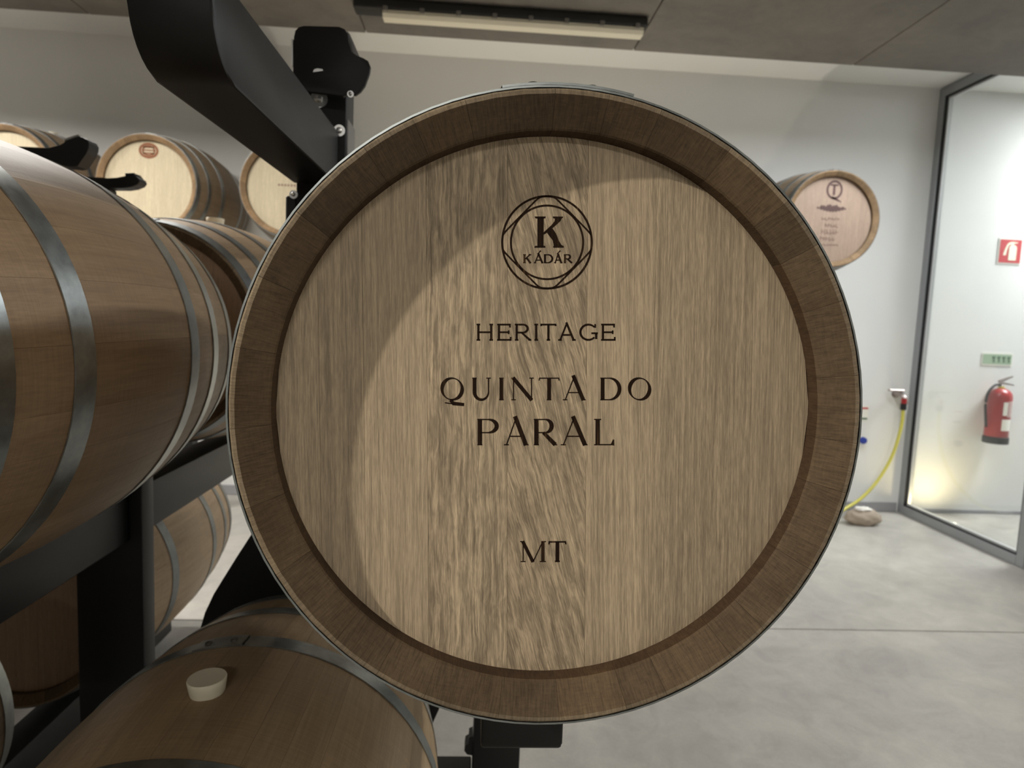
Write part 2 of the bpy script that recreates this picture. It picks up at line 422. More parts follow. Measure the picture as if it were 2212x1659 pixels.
for a in ('gasket', 'glazing_bead'):
    off, wd, m = (0.0, 0.008, M['gasket']) if a == 'gasket' else (0.008, 0.014, M['alu_light'])
    x0, x1 = (XP - 0.03, XP + 0.012) if a == 'gasket' else (XP - 0.012, XP + 0.012)
    ya, yb = Y0g + 0.031 + off, Y1g - 0.063 - off
    za, zb = 0.066 + off, ZT - 0.066 - off
    fr(a, x0, x1, yb - wd, yb, za, zb, m, wn, 0.001); fr(a, x0, x1, ya, ya + wd, za, zb, m, wn, 0.001)
    fr(a, x0, x1, ya + wd, yb - wd, za, za + wd, m, wn, 0.001); fr(a, x0, x1, ya + wd, yb - wd, zb - wd, zb, m, wn, 0.001)
def glass_mat():
    m = bpy.data.materials.new('clear_glass'); m.use_nodes = True; nt = m.node_tree; nt.nodes.clear()
    out = nt.nodes.new('ShaderNodeOutputMaterial'); t = nt.nodes.new('ShaderNodeBsdfTransparent'); gl = nt.nodes.new('ShaderNodeBsdfGlossy')
    t.inputs[0].default_value = (0.955, 0.965, 0.955, 1); gl.inputs['Roughness'].default_value = 0.02
    lw = nt.nodes.new('ShaderNodeLayerWeight'); lw.inputs[0].default_value = 0.25
    f = nt.nodes.new('ShaderNodeMath'); f.operation = 'MULTIPLY_ADD'; f.inputs[1].default_value = 0.25; f.inputs[2].default_value = 0.02
    nt.links.new(lw.outputs['Facing'], f.inputs[0])
    mx = nt.nodes.new('ShaderNodeMixShader'); nt.links.new(f.outputs[0], mx.inputs[0]); nt.links.new(t.outputs[0], mx.inputs[1]); nt.links.new(gl.outputs[0], mx.inputs[2])
    nt.links.new(mx.outputs[0], out.inputs[0]); return m
M['glass'] = glass_mat()
obj('pane', box(bmesh.new(), XP - 0.004, XP + 0.004, Y0g + 0.04, Y1g - 0.075, 0.075, ZT - 0.075), M['glass'], wn)
# door leaf nearer the camera (edge just enters the frame)
dr = bpy.data.objects.new('door_1', None); C.objects.link(dr); dr['kind'] = 'structure'
fr('stile', XP - 0.03, XP + 0.03, Y0g - 0.10, Y0g - 0.032, 0.006, ZT, M['alu'], dr)
fr('stile', XP - 0.03, XP + 0.03, 2.96, 3.04, 0.006, ZT, M['alu'], dr)
fr('bottom_rail', XP - 0.03, XP + 0.03, 3.042, Y0g - 0.102, 0.006, 0.10, M['alu'], dr)
fr('top_rail', XP - 0.03, XP + 0.03, 3.042, Y0g - 0.102, ZT - 0.09, ZT, M['alu'], dr)
fr('door_panel', XP - 0.02, XP + 0.02, 3.043, Y0g - 0.103, 0.101, ZT - 0.091, M['alu'], dr)

# ------------------------------------------------------------------ barrels
L = 0.95; RB = 0.35; RE = 0.295
def Rout(y):            # y from the barrel centre
    u = 2 * y / L
    return RB - (RB - RE) * abs(u) ** 2.0
STH = 0.030
def stave_mesh(width, mats, seg=3, ny=22):
    """one stave centred on angle 0 (top); material 0 side, 1 bevelled chime, 2 flat rim, 3 croze"""
    bm = bmesh.new()
    prof = []                                   # (y, r, material of the segment that starts here)
    h = L / 2
    for i in range(ny + 1):
        y = -h + 0.003 + (L - 0.006) * i / ny
        prof.append((y, Rout(y), 0))
    prof[-1] = (prof[-1][0], prof[-1][1], 2)
    end = [(h - 0.0005, RE - 0.0012, 2), (h, RE - 0.0022, 2), (h, RE - 0.0055, 1), (h - 0.0006, RE - 0.0066, 1), (h - 0.019, RE - 0.0300, 1), (h - 0.0215, RE - 0.0312, 3), (h - 0.056, RE - 0.0312, 3), (h - 0.058, RE - 0.027, 3)]
    prof += end
    for i in range(1, 6):
        y = (h - 0.08) * (1 - 2 * i / 6)
        prof.append((y, Rout(y) - STH, 3))
    e2 = [(-y, r, 0) for (y, r, m) in reversed(end)]
    mm = [3, 3, 1, 1, 1, 2, 2, 2]
    prof += [(y, r, m) for (y, r, _), m in zip(e2, mm)]
    aw = width / 2
    rows = []
    for k in range(seg + 1):
        t = -1 + 2 * k / seg
        row = []
        for y, r, m in prof:
            a = aw * t - math.copysign(0.00014 / r, t) * (abs(t) > 0.99)
            rr = r - (0.0003 if abs(t) > 0.99 and m == 0 else 0)
            row.append(bm.verts.new((rr * math.sin(a), y, rr * math.cos(a))))
        rows.append(row)
    n = len(prof)
    for k in range(seg):
        for i in range(n):
            j = (i + 1) % n
            f = bm.faces.new((rows[k][i], rows[k][j], rows[k + 1][j], rows[k + 1][i])); f.material_index = prof[i][2]
    for row in (rows[0], rows[-1]):
        # close the joint faces as a strip between outer and inner skin
        lo, hi = 0, n - 1
        order = list(range(n))
        out_i = list(range(0, ny + 1)); in_i = list(range(n - 1, ny, -1))
        a, b = 0, 0
        while a < len(out_i) - 1 or b < len(in_i) - 1:
            if b >= len(in_i) - 1 or (a < len(out_i) - 1 and prof[out_i[a + 1]][0] <= prof[in_i[b + 1]][0]):
                try: bm.faces.new((row[out_i[a]], row[out_i[a + 1]], row[in_i[b]]))
                except ValueError: pass
                a += 1
            else:
                try: bm.faces.new((row[out_i[a]], row[in_i[b + 1]], row[in_i[b]]))
                except ValueError: pass
                b += 1
    bmesh.ops.recalc_face_normals(bm, faces=bm.faces[:])
    me = bpy.data.meshes.new('stave')
    for m in mats: me.materials.append(m)
    bm.to_mesh(me); bm.free()
    for p in me.polygons: p.use_smooth = True
    me.set_sharp_from_angle(angle=math.radians(22))
    return me
HW = [0.14, 0.17, 0.20, 0.225, 0.25, 0.28]       # stave widths (rad)
def stave_set(mats, seg=3): return {w_: stave_mesh(w_, mats, seg) for w_ in HW}
def widths(seed):
    r = random.Random(seed); ws = []
    while sum(ws) < 2 * PI - 0.30: ws.append(r.choice(HW))
    return ws, (2 * PI) / 1.0
HR = 0.2636; HY = L / 2 - 0.039                  # head disc radius / distance of its face from the centre
def hoop_mesh(yc, wd, mat, lap=None, rivets=()):
    """steel band that follows the bulge; yc = centre along the axis"""
    bm = bmesh.new()
    ya, yb = yc - wd / 2, yc + wd / 2
    ra, rb_ = Rout(ya) + 0.0004, Rout(yb) + 0.0004
    th = 0.0018
    lathe(bm, [(ra, ya), (ra + th, ya), (rb_ + th, yb), (rb_, yb), (ra, ya)], 96, 'y')
    if lap:
        a, b = lap
        lathe(bm, [(ra + th + .0002, ya), (ra + 2 * th + .0006, ya), (rb_ + 2 * th + .0006, yb), (rb_ + th + .0002, yb), (ra + th + .0002, ya)], 24, 'y', a, b)
    return bm
def rivet_bm(a, y, extra=0.0042):
    bm = bmesh.new(); r = Rout(y) + extra
    for rad, hh in ((0.0065, 0), (0.006, 0.0018), (0.0038, 0.0032)):
        pass
    rings = []
    for rad, hh in ((0.0068, -0.002), (0.0066, 0.0012), (0.0050, 0.0028), (0.0022, 0.0036)):
        rings.append([bm.verts.new((rad * math.cos(2 * PI * i / 10), rad * math.sin(2 * PI * i / 10), r + hh)) for i in range(10)])
    for p, q in zip(rings, rings[1:]):
        for i in range(10): bm.faces.new((p[i], p[(i + 1) % 10], q[(i + 1) % 10], q[i]))
    bm.faces.new(rings[-1])
    for v in bm.verts:
        v.co.y += y
    bmesh.ops.rotate(bm, verts=bm.verts[:], cent=(0, 0, 0), matrix=Matrix.Rotation(a, 3, 'Y'))
    return bm
def board_outline(x0, x1, R):
    pts = []; n = 14
    for i in range(n + 1):
        x = x0 + (x1 - x0) * i / n; pts.append((x, math.sqrt(max(R * R - x * x, 0))))
    for i in range(n + 1):
        x = x1 - (x1 - x0) * i / n; pts.append((x, -math.sqrt(max(R * R - x * x, 0))))
    out = [pts[0]]
    for p in pts[1:]:
        if (Vector(p) - Vector(out[-1])).length > 1e-5: out.append(p)
    if (Vector(out[0]) - Vector(out[-1])).length < 1e-5: out.pop()
    return out
def head_boards(root, seams, mats, sign, bev=True):
    for i in range(len(seams) - 1):
        x0, x1 = seams[i] + 0.00008, seams[i + 1] - 0.00008
        bm = bmesh.new()
        yf = sign * HY
        prism(bm, board_outline(x0, x1, HR), yf, yf - sign * 0.018, 'y', 0.0002 if bev else 0)
        obj('head_board', bm, mats[i % len(mats)], root)

HOOPS = [(-0.452, 0.040), (-0.335, 0.036), (-0.168, 0.040), (0.168, 0.040), (0.335, 0.036), (0.452, 0.040)]
sets = {}
def make_barrel(loc, label, group, kind, seed, seams, bmats, rot=(0, 0, 0), hoopm=None, rivets=None, bung=True, stave_rot=0.0, hoops=HOOPS):
    """loc = axis centre of the barrel; the empty sits at the lowest point of the bulge"""
    root = empty('wine_barrel', (loc[0], loc[1], loc[2]), label, 'barrel', group, rot)
    if kind not in sets:
        mats = {'main': [M['stave'], M['chime'], M['rim'], M['groove']], 'near': [M['stave'], M['chime'], M['rim'], M['groove']],
                'dim': [M['stave_dim'], M['chime'], M['rim'], M['groove']], 'far': [M['stave_old'], M['chime_pale'], M['chime_pale'], M['chime']]}[kind]
        sets[kind] = stave_set(mats)
    ws, tot = widths(seed); sc = 2 * PI / sum(ws)
    # keep meshes shared: distribute the remainder by scaling each stave about the axis is not needed, use an exact fit
    r = random.Random(seed + 5)
    ang = stave_rot
    left = 2 * PI - sum(ws)
    # replace the last gap with one made-to-measure stave
    cnt = 1 if left < 0.29 else 2
    meshes = [(w_, sets[kind][w_]) for w_ in ws]
    for i in range(cnt):
        wl = left / cnt; meshes.insert(r.randrange(len(meshes)), (wl, stave_mesh(wl, [m for m in sets[kind][HW[0]].materials])))
    for w_, me in meshes:
        o = bpy.data.objects.new('stave', me); C.objects.link(o); o.parent = root
        o.rotation_euler = (0, ang + w_ / 2, 0); ang += w_
    hm = hoopm or M['hoop']
    for i, (yc, wd) in enumerate(hoops):
        lap = None
        if rivets: lap = rivets[i] if i < len(rivets) else None
        h = obj('hoop', hoop_mesh(yc, wd, hm, lap and lap[:2]), hm, root, smooth=30)
        if lap:
            for a in lap[2]: obj('rivet', rivet_bm(a, yc), M['rivet'], h, smooth=40)
    head_boards(root, seams, bmats, -1)
    head_boards(root, [-HR, -0.13, 0.02, 0.15, HR], [M['head_brown']], 1, False)
    if bung:
        bm = bmesh.new()
        z0 = RB - 0.012
        lathe(bm, [(0.021, z0), (0.0255, z0 + 0.014), (0.0275, z0 + 0.026), (0.0285, z0 + 0.033), (0.0275, z0 + 0.0350), (0.012, z0 + 0.034)], 28, 'z', cap=True)
        obj('bung', bm, M['bung'], root, smooth=40)
    return root
def even_seams(n, seed):
    r = random.Random(seed); w_ = [r.uniform(0.7, 1.3) for _ in range(n)]; s = sum(w_); x = -HR; out = [x]
    for q in w_: x += 2 * HR * q / s; out.append(x)
    out[-1] = HR; return out

# main barrel -----------------------------------------------------
MC = Vector((0.0772, 0.5934, 1.42 - 0.0845))
ax = Vector((-0.0247, 1, -0.0438)).normalized()
mc = MC + ax * (L / 2)
ROLL = math.radians(-2.15)
qrot = Vector((0, 1, 0)).rotation_difference(ax).to_matrix() @ Matrix.Rotation(ROLL, 3, 'Y')
def on_head(px, py):
    """measured photo position -> coordinates on the head board plane of the barrel"""
    d = FW + RX * ((px - 1106) / F_PX) + UP * ((829.5 - py) / F_PX); c0 = Vector((0, 0, CAMH))
    p0 = mc - ax * HY; t = (p0 - c0).dot(ax) / d.dot(ax)
    q = qrot.transposed() @ (c0 + d * t - mc); return (q.x, q.z)
def hx(px): return on_head(px, 870)[0]
oak = srgb(179, 160, 133)
def tone(a, r_=1, b_=1): return (oak[0] * a * r_, oak[1] * a, oak[2] * a * b_, 1)
main_mats = [head_wood('head_oak_a', tone(0.93), contrast=1.0), head_wood('head_oak_b', tone(0.90), contrast=0.9, curl=0.25),
             head_wood('head_oak_c', tone(0.97), contrast=0.9), head_wood('head_oak_d', tone(0.94), contrast=1.25, curl=0.85),
             head_wood('head_oak_e', tone(0.92), contrast=1.3, curl=1.0, tilt=0.24), head_wood('head_oak_f', tone(1.0), contrast=1.0, tilt=0.02),
             head_wood('head_oak_g', tone(0.86), contrast=1.0, curl=0.2), head_wood('head_oak_h', tone(0.88), contrast=0.9)]
main_seams = [-HR, hx(690), hx(786), hx(923), hx(1096), hx(1267), hx(1412), hx(1622), HR]
main = make_barrel(mc, 'large oak barrel filling the centre, its head branded with lettering facing the camera', None, 'main', 3, main_seams, main_mats,
                   rot=qrot.to_euler(), rivets=[(-0.17 - ROLL*0, 0.235, (-0.07, 0.115))], stave_rot=0.16,
                   hoops=[(-0.4535, 0.040)] + HOOPS[1:])

# ---- burnt lettering on the head
class Print:
    def __init__(s, yo): s.bm = bmesh.new(); s.y = yo; s.n = 0
    def poly(s, pts):
        vs = [s.bm.verts.new((on_head(*p)[0], s.y, on_head(*p)[1])) for p in pts]
        try: s.bm.faces.new(vs)
        except ValueError: pass
    def stroke(s, pts, w_):
        n = len(pts); P = [Vector(p) for p in pts]
        W = [w_] * n if not isinstance(w_, (list, tuple)) else ([w_[0] + (w_[1] - w_[0]) * i / (n - 1) for i in range(n)] if len(w_) == 2 else w_)
        Lf, Rt = [], []
        closed = (P[0] - P[-1]).length < 1e-6 and n > 3
        for i in range(n):
            a = P[(i - 1) % (n - 1)] if closed else P[max(i - 1, 0)]; b = P[(i + 1) % (n - 1) if closed else min(i + 1, n - 1)]
            if closed and i == n - 1: a, b = P[n - 2], P[1]
            d = (b - a).normalized(); nn = Vector((-d.y, d.x))
            Lf.append(P[i] + nn * W[i] / 2); Rt.append(P[i] - nn * W[i] / 2)
        for i in range(n - 1): s.poly([Lf[i], Lf[i + 1], Rt[i + 1], Rt[i]])
def arc(cx, cy, rx, ry, a0, a1, n=20):     # degrees, 0 = right, 90 = up (image y down)
    return [(cx + rx * math.cos(math.radians(a0 + (a1 - a0) * i / n)), cy - ry * math.sin(math.radians(a0 + (a1 - a0) * i / n))) for i in range(n + 1)]
def glyph(P, ch, x0, x1, top, base, t, T, s):
    """t thin, T thick stroke, s serif half length; box x0..x1, top..base in photo pixels"""
    W_ = x1 - x0; H_ = base - top; st = max(t * 0.9, 2.3)
    def sx(u): return x0 + u * W_
    def sy(v): return top + v * H_
    def serif(x, y, l=1.0, r=1.0):
        if s > 0: P.stroke([(x - s * l, y), (x + s * r, y)], st)
    def vst(x, w_, a=0.0, b=1.0): P.stroke([(x, sy(a)), (x, sy(b))], w_)
    lo, hi = base - st / 2, top + st / 2
    if ch == 'H':
        a, b = x0 + s, x1 - s; vst(a, T); vst(b, T); P.stroke([(a, sy(.5)), (b, sy(.5))], t)
        for x in (a, b): serif(x, hi); serif(x, lo)
    elif ch == 'E':
        a = x0 + s; vst(a, T); serif(a, hi, 1, 0); serif(a, lo, 1, 0)
        P.stroke([(a, top + t / 2), (x1 - s * .4, top + t / 2)], t); P.stroke([(a, base - t / 2), (x1, base - t / 2)], t); P.stroke([(a, sy(.5)), (sx(.8), sy(.5))], t)
        for xx, yy, l in ((x1 - s * .4, top + t, 1), (x1, base - t, -1)): P.stroke([(xx - st / 2, yy - l * t), (xx - st / 2, yy + l * s * 1.1)], st)
        P.stroke([(sx(.8), sy(.5) - s), (sx(.8), sy(.5) + s)], st)
    elif ch in 'RP':
        a = x0 + s; vst(a, T); serif(a, lo); serif(a, hi, 1, 0)
        bl = .52; cy = sy(bl / 2); rx = (sx(.55) - a); ex = x1 - (W_ * .12 if ch == 'R' else 0)
        P.stroke([(a, top + t / 2), (sx(.5), top + t / 2)], t); P.stroke([(a, sy(bl)), (sx(.5), sy(bl))], t)
        A_ = arc(sx(.5), (top + t / 2 + sy(bl)) / 2, ex - T / 2 - sx(.5), (sy(bl) - top - t / 2) / 2, 90, -90)
        n = len(A_); P.stroke(A_, [t + (T - t) * math.sin(PI * i / (n - 1)) for i in range(n)])
        if ch == 'R': P.stroke([(sx(.42), sy(bl)), (x1 - s * .5, base - st / 2)], [T * .8, T]); serif(x1 - s * .3, lo, 1, .6)
    elif ch == 'I':
        c = (x0 + x1) / 2; vst(c, T); serif(c, hi); serif(c, lo)
    elif ch == 'T':
        c = (x0 + x1) / 2; vst(c, T); serif(c, lo)
        P.stroke([(x0, top + t / 2), (x1, top + t / 2)], t)
        P.stroke([(x0 + st / 2, top), (x0 + st / 2 - s * .2, top + s * 1.3)], st); P.stroke([(x1 - st / 2, top), (x1 - st / 2 + s * .2, top + s * 1.3)], st)
    elif ch == 'A':
        c = (x0 + x1) / 2; ap = top - T * .3
        P.stroke([(x0 + s, base), (c, ap)], t); P.stroke([(c - T * .3, ap - T * .3), (x1 - s, base)], T)
        P.stroke([(sx(.5) - W_ * .25, sy(.66)), (sx(.5) + W_ * .25, sy(.66))], t); serif(x0 + s, lo); serif(x1 - s, lo)
    elif ch == 'G':
        cx = (x0 + x1) / 2; cy = (top + base) / 2
        A_ = arc(cx, cy, W_ / 2 - t / 2, H_ / 2 - t / 2, 42, 318, 34); n = len(A_)
        P.stroke(A_, [t + (T - t) * abs(math.sin(PI * (i / (n - 1) * 1.0))) for i in range(n)])
        P.stroke([(x1 - T / 2, cy + H_ * .06), (x1 - T / 2, sy(.9))], T); P.stroke([(x1 - W_ * .34, cy + H_ * .06), (x1 + s * .3, cy + H_ * .06)], t)
        P.stroke([(sx(.88), sy(.02)), (sx(.88), sy(.24))], st)
    elif ch in 'QO':
        cx = (x0 + x1) / 2; cy = (top + base) / 2
        A_ = arc(cx, cy, W_ / 2 - T / 2, H_ / 2 - t / 2, 0, 360, 48)
        P.stroke(A_, [t + (T - t) * (math.cos(math.radians(360 * i / 48 + 25)) ** 2) for i in range(49)])
        if ch == 'Q': P.stroke([(cx - W_ * .06, base - 1), (cx + W_ * .05, base + H_ * .14), (x1 + W_ * .0, base + H_ * .19)], [T, T, T * .8]); P.stroke([(x0 + W_ * .2, base + H_ * .11), (cx + W_ * .15, base + H_ * .17)], t)
    elif ch == 'U':
        a, b = x0 + s, x1 - s; cy = sy(.62)
        A_ = arc((a + b) / 2, cy, (b - a) / 2, base - cy - t / 2, 180, 360, 24); n = len(A_)
        P.stroke([(a, top), (a, cy)], T); P.stroke([(b, top), (b, cy)], t * 1.2); P.stroke(A_, [T + (t * 1.2 - T) * i / (n - 1) for i in range(n)])
        serif(a, hi); serif(b, hi)
    elif ch == 'N':
        a, b = x0 + s, x1 - s; vst(a, t); vst(b, t); P.stroke([(a - t / 2, top), (b + t * .2, base)], T)
        serif(a, hi, 1, .3); serif(a, lo); serif(b, hi)
    elif ch == 'D':
        a = x0 + s; vst(a, T); serif(a, hi, 1, 0); serif(a, lo, 1, 0); cxx = sx(.42)
        P.stroke([(a, top + t / 2), (cxx, top + t / 2)], t); P.stroke([(a, base - t / 2), (cxx, base - t / 2)], t)
        A_ = arc(cxx, (top + base) / 2, x1 - T / 2 - cxx, H_ / 2 - t / 2, 90, -90, 28); n = len(A_)
        P.stroke(A_, [t + (T - t) * math.sin(PI * i / (n - 1)) for i in range(n)])
    elif ch == 'L':
        a = x0 + s + T / 2; vst(a, T); serif(a, hi, 1.4, 1.4); serif(a, lo, 1.4, 0)
        P.stroke([(a, base - t / 2), (x1 - st, base - t / 2)], t); P.stroke([(x1 - t, base), (x1, sy(.78))], [T * .9, t])
    elif ch == 'M':
        a, b = x0 + s, x1 - s - T / 2; vst(a, t); vst(b, T); c = (a + b) / 2
        P.stroke([(a - t / 2, top), (c, base)], T); P.stroke([(c, base), (b, top)], t); serif(a, hi, 1.2, .2); serif(a, lo); serif(b, hi, .2, 1.2); serif(b, lo, 1.2, 1.2)
    elif ch == 'K':
        a = x0 + s + T / 2 * .6; vst(a, T); serif(a, hi, 1.3, 1.3); serif(a, lo, 1.3, 1.3)
        P.stroke([(a, sy(.62)), (x1 - s * 1.2, top)], [t, t * 1.3]); P.stroke([(a + (x1 - a) * .32, sy(.42)), (x1 - s, base)], [T, T])
        serif(x1 - s * 1.3, hi, 1.4, 1.1); serif(x1 - s * 1.2, lo, 1.3, 1.0)
YP = -HY - 0.00012
def mark_obj(P, name='brand_lettering', m=None, par=main):
    bmesh.ops.recalc_face_normals(P.bm, faces=P.bm.faces[:]); return raw(name, P.bm, m or M['burn'], par)
q = 0.33756
def cx4(v): return 900 + v * q
def cy4(v): return 680 + v * q
P = Print(YP)
for ch, a, b in (('H', 383, 489), ('E', 515, 607), ('R', 628, 730), ('I', 752, 778), ('T', 793, 893), ('A', 905, 1018), ('G', 1042, 1156), ('E', 1180, 1273)):
    glyph(P, ch, cx4(a), cx4(b), cy4(57), cy4(166), 3.9, 4.9, 4)
mark_obj(P, 'heritage_lettering')
P = Print(YP)
for ch, a, b in (('Q', 150, 304), ('U', 355, 475), ('I', 525, 560), ('N', 605, 750), ('T', 783, 912), ('A', 935, 1082), ('D', 1175, 1310), ('O', 1350, 1503)):
    glyph(P, ch, cx4(a), cx4(b), cy4(402), cy4(547), 2.5, 8.3, 5)
for ch, a, b in (('P', 388, 526), ('A', 558, 716), ('R', 750, 895), ('A', 922, 1094), ('L', 1128, 1260)):
    glyph(P, ch, cx4(a), cx4(b), cy4(666), cy4(835), 2.7, 9.4, 5.5)
mark_obj(P, 'estate_lettering')
P = Print(YP)
glyph(P, 'M', cx4(665), cx4(835), cy4(1448), cy4(1582), 2.4, 7.4, 5.5); glyph(P, 'T', cx4(845), cx4(956), cy4(1448), cy4(1582), 3.4, 8.2, 5.5)
mark_obj(P, 'initials_lettering')
P = Print(YP)
q3 = 0.25316
def lx(v): return 900 + v * q3
def ly(v): return 380 + v * q3
ccx, ccy = lx(1112), ly(567)
P.stroke(arc(ccx, ccy, 382 * q3, 394 * q3, 0, 360, 90), 18 * q3)
P.stroke(arc(ccx, ccy, 308 * q3, 314 * q3, 0, 360, 90), 17 * q3)
pts = []
for i in range(361):
    th = 2 * PI * i / 360
    d = 312 / max(abs(math.cos(th)) * .7071 + abs(math.sin(th)) * .7071, .7)
    d = (d ** -45 + 380 ** -45) ** (-1 / 45) if d < 1e6 else 378
    pts.append((ccx + d * math.cos(th) * q3 * 1.01, ccy - d * math.sin(th) * q3 * 1.03))
pts[-1] = pts[0]
P.stroke(pts, 15 * q3)
for poly in ([(1030, 352), (1084, 352), (1082, 606), (1031, 606)], [(1006, 350), (1010, 346), (1100, 346), (1102, 354), (1092, 364), (1016, 364)],
             [(1016, 596), (1094, 596), (1100, 606), (1096, 613), (1006, 613), (1004, 604)], [(1083, 502), (1083, 482), (1150, 420), (1176, 388), (1180, 362), (1236, 362), (1228, 384), (1200, 410), (1128, 474)],
             [(1160, 350), (1164, 346), (1248, 347), (1250, 354), (1240, 364), (1168, 364)], [(1112, 486), (1158, 446), (1188, 490), (1214, 556), (1236, 590), (1172, 600), (1160, 550)],
             [(1170, 594), (1234, 588), (1256, 600), (1254, 613), (1166, 613), (1164, 604)]):
    P.poly([(lx(a), ly(b)) for a, b in poly])
for ch, a, b in (('K', 906, 980), ('A', 1000, 1082), ('D', 1086, 1166), ('A', 1172, 1244), ('R', 1256, 1326)):
    glyph(P, ch, lx(a), lx(b), ly(668), ly(745), 2.4, 4.4, 2.2)
for a in (1046, 1212): P.stroke([(lx(a - 6), ly(656)), (lx(a + 14), ly(638))], [1.8, 3.2])
mark_obj(P, 'round_cooper_emblem')

# other barrels ----------------------------------------------------
def rv(a0, n=2): return (a0 - 0.12, a0 + 0.12, (a0 - 0.06, a0 + 0.06))
LBc = (-0.854, 0.5755 + L / 2, 1.42 - 0.0877)
hoops_left = [(-0.452, 0.040), (-0.30, 0.036), (-0.168, 0.040), (0.168, 0.040), (0.30, 0.036), (0.452, 0.040)]
make_barrel(LBc, 'oak barrel at the left edge beside the branded barrel, seen along its curved side', None, 'near', 11, even_seams(8, 2), [M['head_brown']], hoops=hoops_left,
            rivets=[None] * 3, stave_rot=0.3)
BBc = (-0.3757, 0.4875 + L / 2, 1.42 - 0.9312)
make_barrel(BBc, 'oak barrel at the bottom under the branded barrel, with a white bung on top', None, 'dim', 23, even_seams(8, 3), [M['head_brown']],
            rot=(0, math.radians(-2.0), 0), stave_rot=-0.05, rivets=[None, None, None, (-0.25, 0.0, (-0.19, -0.06)), None, None])
make_barrel((-1.307, 0.50 + L / 2, 1.42 - 0.93), 'shadowed barrel in the bottom left corner, only the far hoop gleaming', None, 'dim', 31, even_seams(7, 4), [M['head_brown']])
make_barrel((-0.885, 1.80 + L / 2, 1.42 - 0.076), 'barrel behind the left barrel with black hoops and a white bung', None, 'near', 37, even_seams(7, 5), [M['head_brown']], hoopm=M['hoop_dark'],
            rivets=[rv(-0.05)] + [None] * 5)
make_barrel((-1.35, 1.93 + L / 2, 1.42 - 0.93), 'lower barrel lit by warm glints, seen between the black column and the branded barrel', None, 'near', 41, even_seams(7, 6), [M['head_brown']], hoopm=M['hoop_dark'])
HL = ['oak barrel lying directly behind the branded barrel', 'oak barrel left of the left barrel on the same rack level', 'oak barrel in the second row left of the black-hooped barrel', 'low oak barrel left of the shadowed corner barrel', 'low oak barrel in the second row at the far left']
HID = 'barrels of the rack standing out of sight around the branded barrel'
for i, p in enumerate(((0.077, 1.80 + L / 2, 1.42 - 0.085), (-1.785, 0.56 + L / 2, 1.42 - 0.087), (-1.80, 1.80 + L / 2, 1.42 - 0.087), (-2.24, 0.50 + L / 2, 1.42 - 0.93), (-2.24, 1.90 + L / 2, 1.42 - 0.93))):  # unseen barrels added to keep light off the lower left
    make_barrel(p, HL[i], HID, 'dim', 70, even_seams(6, 9), [M['head_brown']])
FB = [(-2.772, 0.717), (-1.968, 0.707), (-1.144, 0.729)]
flab = ['far barrel at the left edge of the back row, mostly behind the left barrel',
        'far barrel of the back row with a round dark stamp on its bright head',
        'far barrel of the back row half hidden behind the black arm']
FBo = []
for i, (x, z) in enumerate(FB):
    FBo.append(make_barrel((x, 4.02 + L / 2, 1.42 + z), flab[i], 'barrels of the back row', 'far', 50 + i, even_seams(7, 20 + i), [M['head_pale']], hoopm=M['hoop_dark'] if i == 0 else M['hoop'], rivets=[rv(0.1)]))
    FBo[-1].scale = (0.968, 0.968, 0.968)
WBo = make_barrel((2.2, 4.03 + L / 2, 1.42 + 0.712), 'barrel mounted high on the white wall at right, its pinkish head stamped', None, 'far', 60, even_seams(7, 30), [M['head_pink']], hoopm=M['hoop_dark'], bung=False, rivets=[rv(0.0)])

# stamps on far heads
def local_print(par, yo=-HY - 0.0006):
    P = Print(yo); P.poly = lambda pts: P.bm.faces.new([P.bm.verts.new((p[0], yo, -p[1])) for p in pts]); return P
P = local_print(FBo[1])
P.stroke(arc(0, -0.205, 0.052, 0.040, 0, 360, 30), 0.014); P.stroke(arc(0, -0.205, 0.036, 0.027, 0, 360, 20), 0.010)
for y in (-0.225, -0.207, -0.19): P.stroke([(-0.034, y), (0.034, y)], 0.008)
mark_obj(P, 'round_stamp', M['stamp_red'], FBo[1])
P = local_print(FBo[2]); 
for i in range(6): P.stroke([(-0.075 + i * .019, -0.02), (-0.063 + i * .019, -0.02)], 0.012)
mark_obj(P, 'faint_stamp', M['stamp_faint'], FBo[2])
P = local_print(WBo)
P.stroke(arc(0.01, -0.185, 0.046, 0.052, 0, 360, 30), 0.014)
P.stroke([(0.008, -0.214), (0.008, -0.152)], 0.016); P.stroke([(-0.018, -0.214), (0.034, -0.214)], 0.010); P.stroke([(-0.005, -0.14), (0.03, -0.125), (0.06, -0.112)], [0.012, 0.014, 0.006])
mark_obj(P, 'letter_stamp', M['stamp'], WBo)
P = local_print(WBo)
n = 26
for i in range(n):
    x = -0.095 + 0.19 * i / n; u = (i + .5) / n
    hgt = 0.008 + 0.030 * math.sin(PI * u) ** 1.3 + 0.006 * math.sin(i * 2.3)
    P.poly([(x, -0.072 + .006 * math.sin(i) - hgt * .5), (x + .0068, -0.072 + .004 * math.sin(i + 1) - hgt * .5), (x + .0068, -0.072 + hgt * .6), (x, -0.072 + hgt * .6)])
mark_obj(P, 'wing_stamp', M['stamp'], WBo)
P = local_print(WBo)
for y, x0, x1, h_ in ((-0.005, -0.055, 0.06, 0.014), (0.035, -0.03, 0.05, 0.020), (0.075, -0.05, 0.055, 0.030), (0.118, -0.055, 0.04, 0.024), (0.155, -0.05, 0.06, 0.010)):
    x = x0
    rr = random.Random(int(y * 1000))
    while x < x1:
        w_ = rr.uniform(0.008, 0.018)
        P.stroke([(x, y - h_ / 2), (x, y + h_ / 2)], 0.006); P.stroke([(x, y + rr.choice((-1, 0, 1)) * h_ / 2), (x + w_, y + rr.choice((-1, 0, 1)) * h_ / 2)], 0.006); x += w_ + 0.006
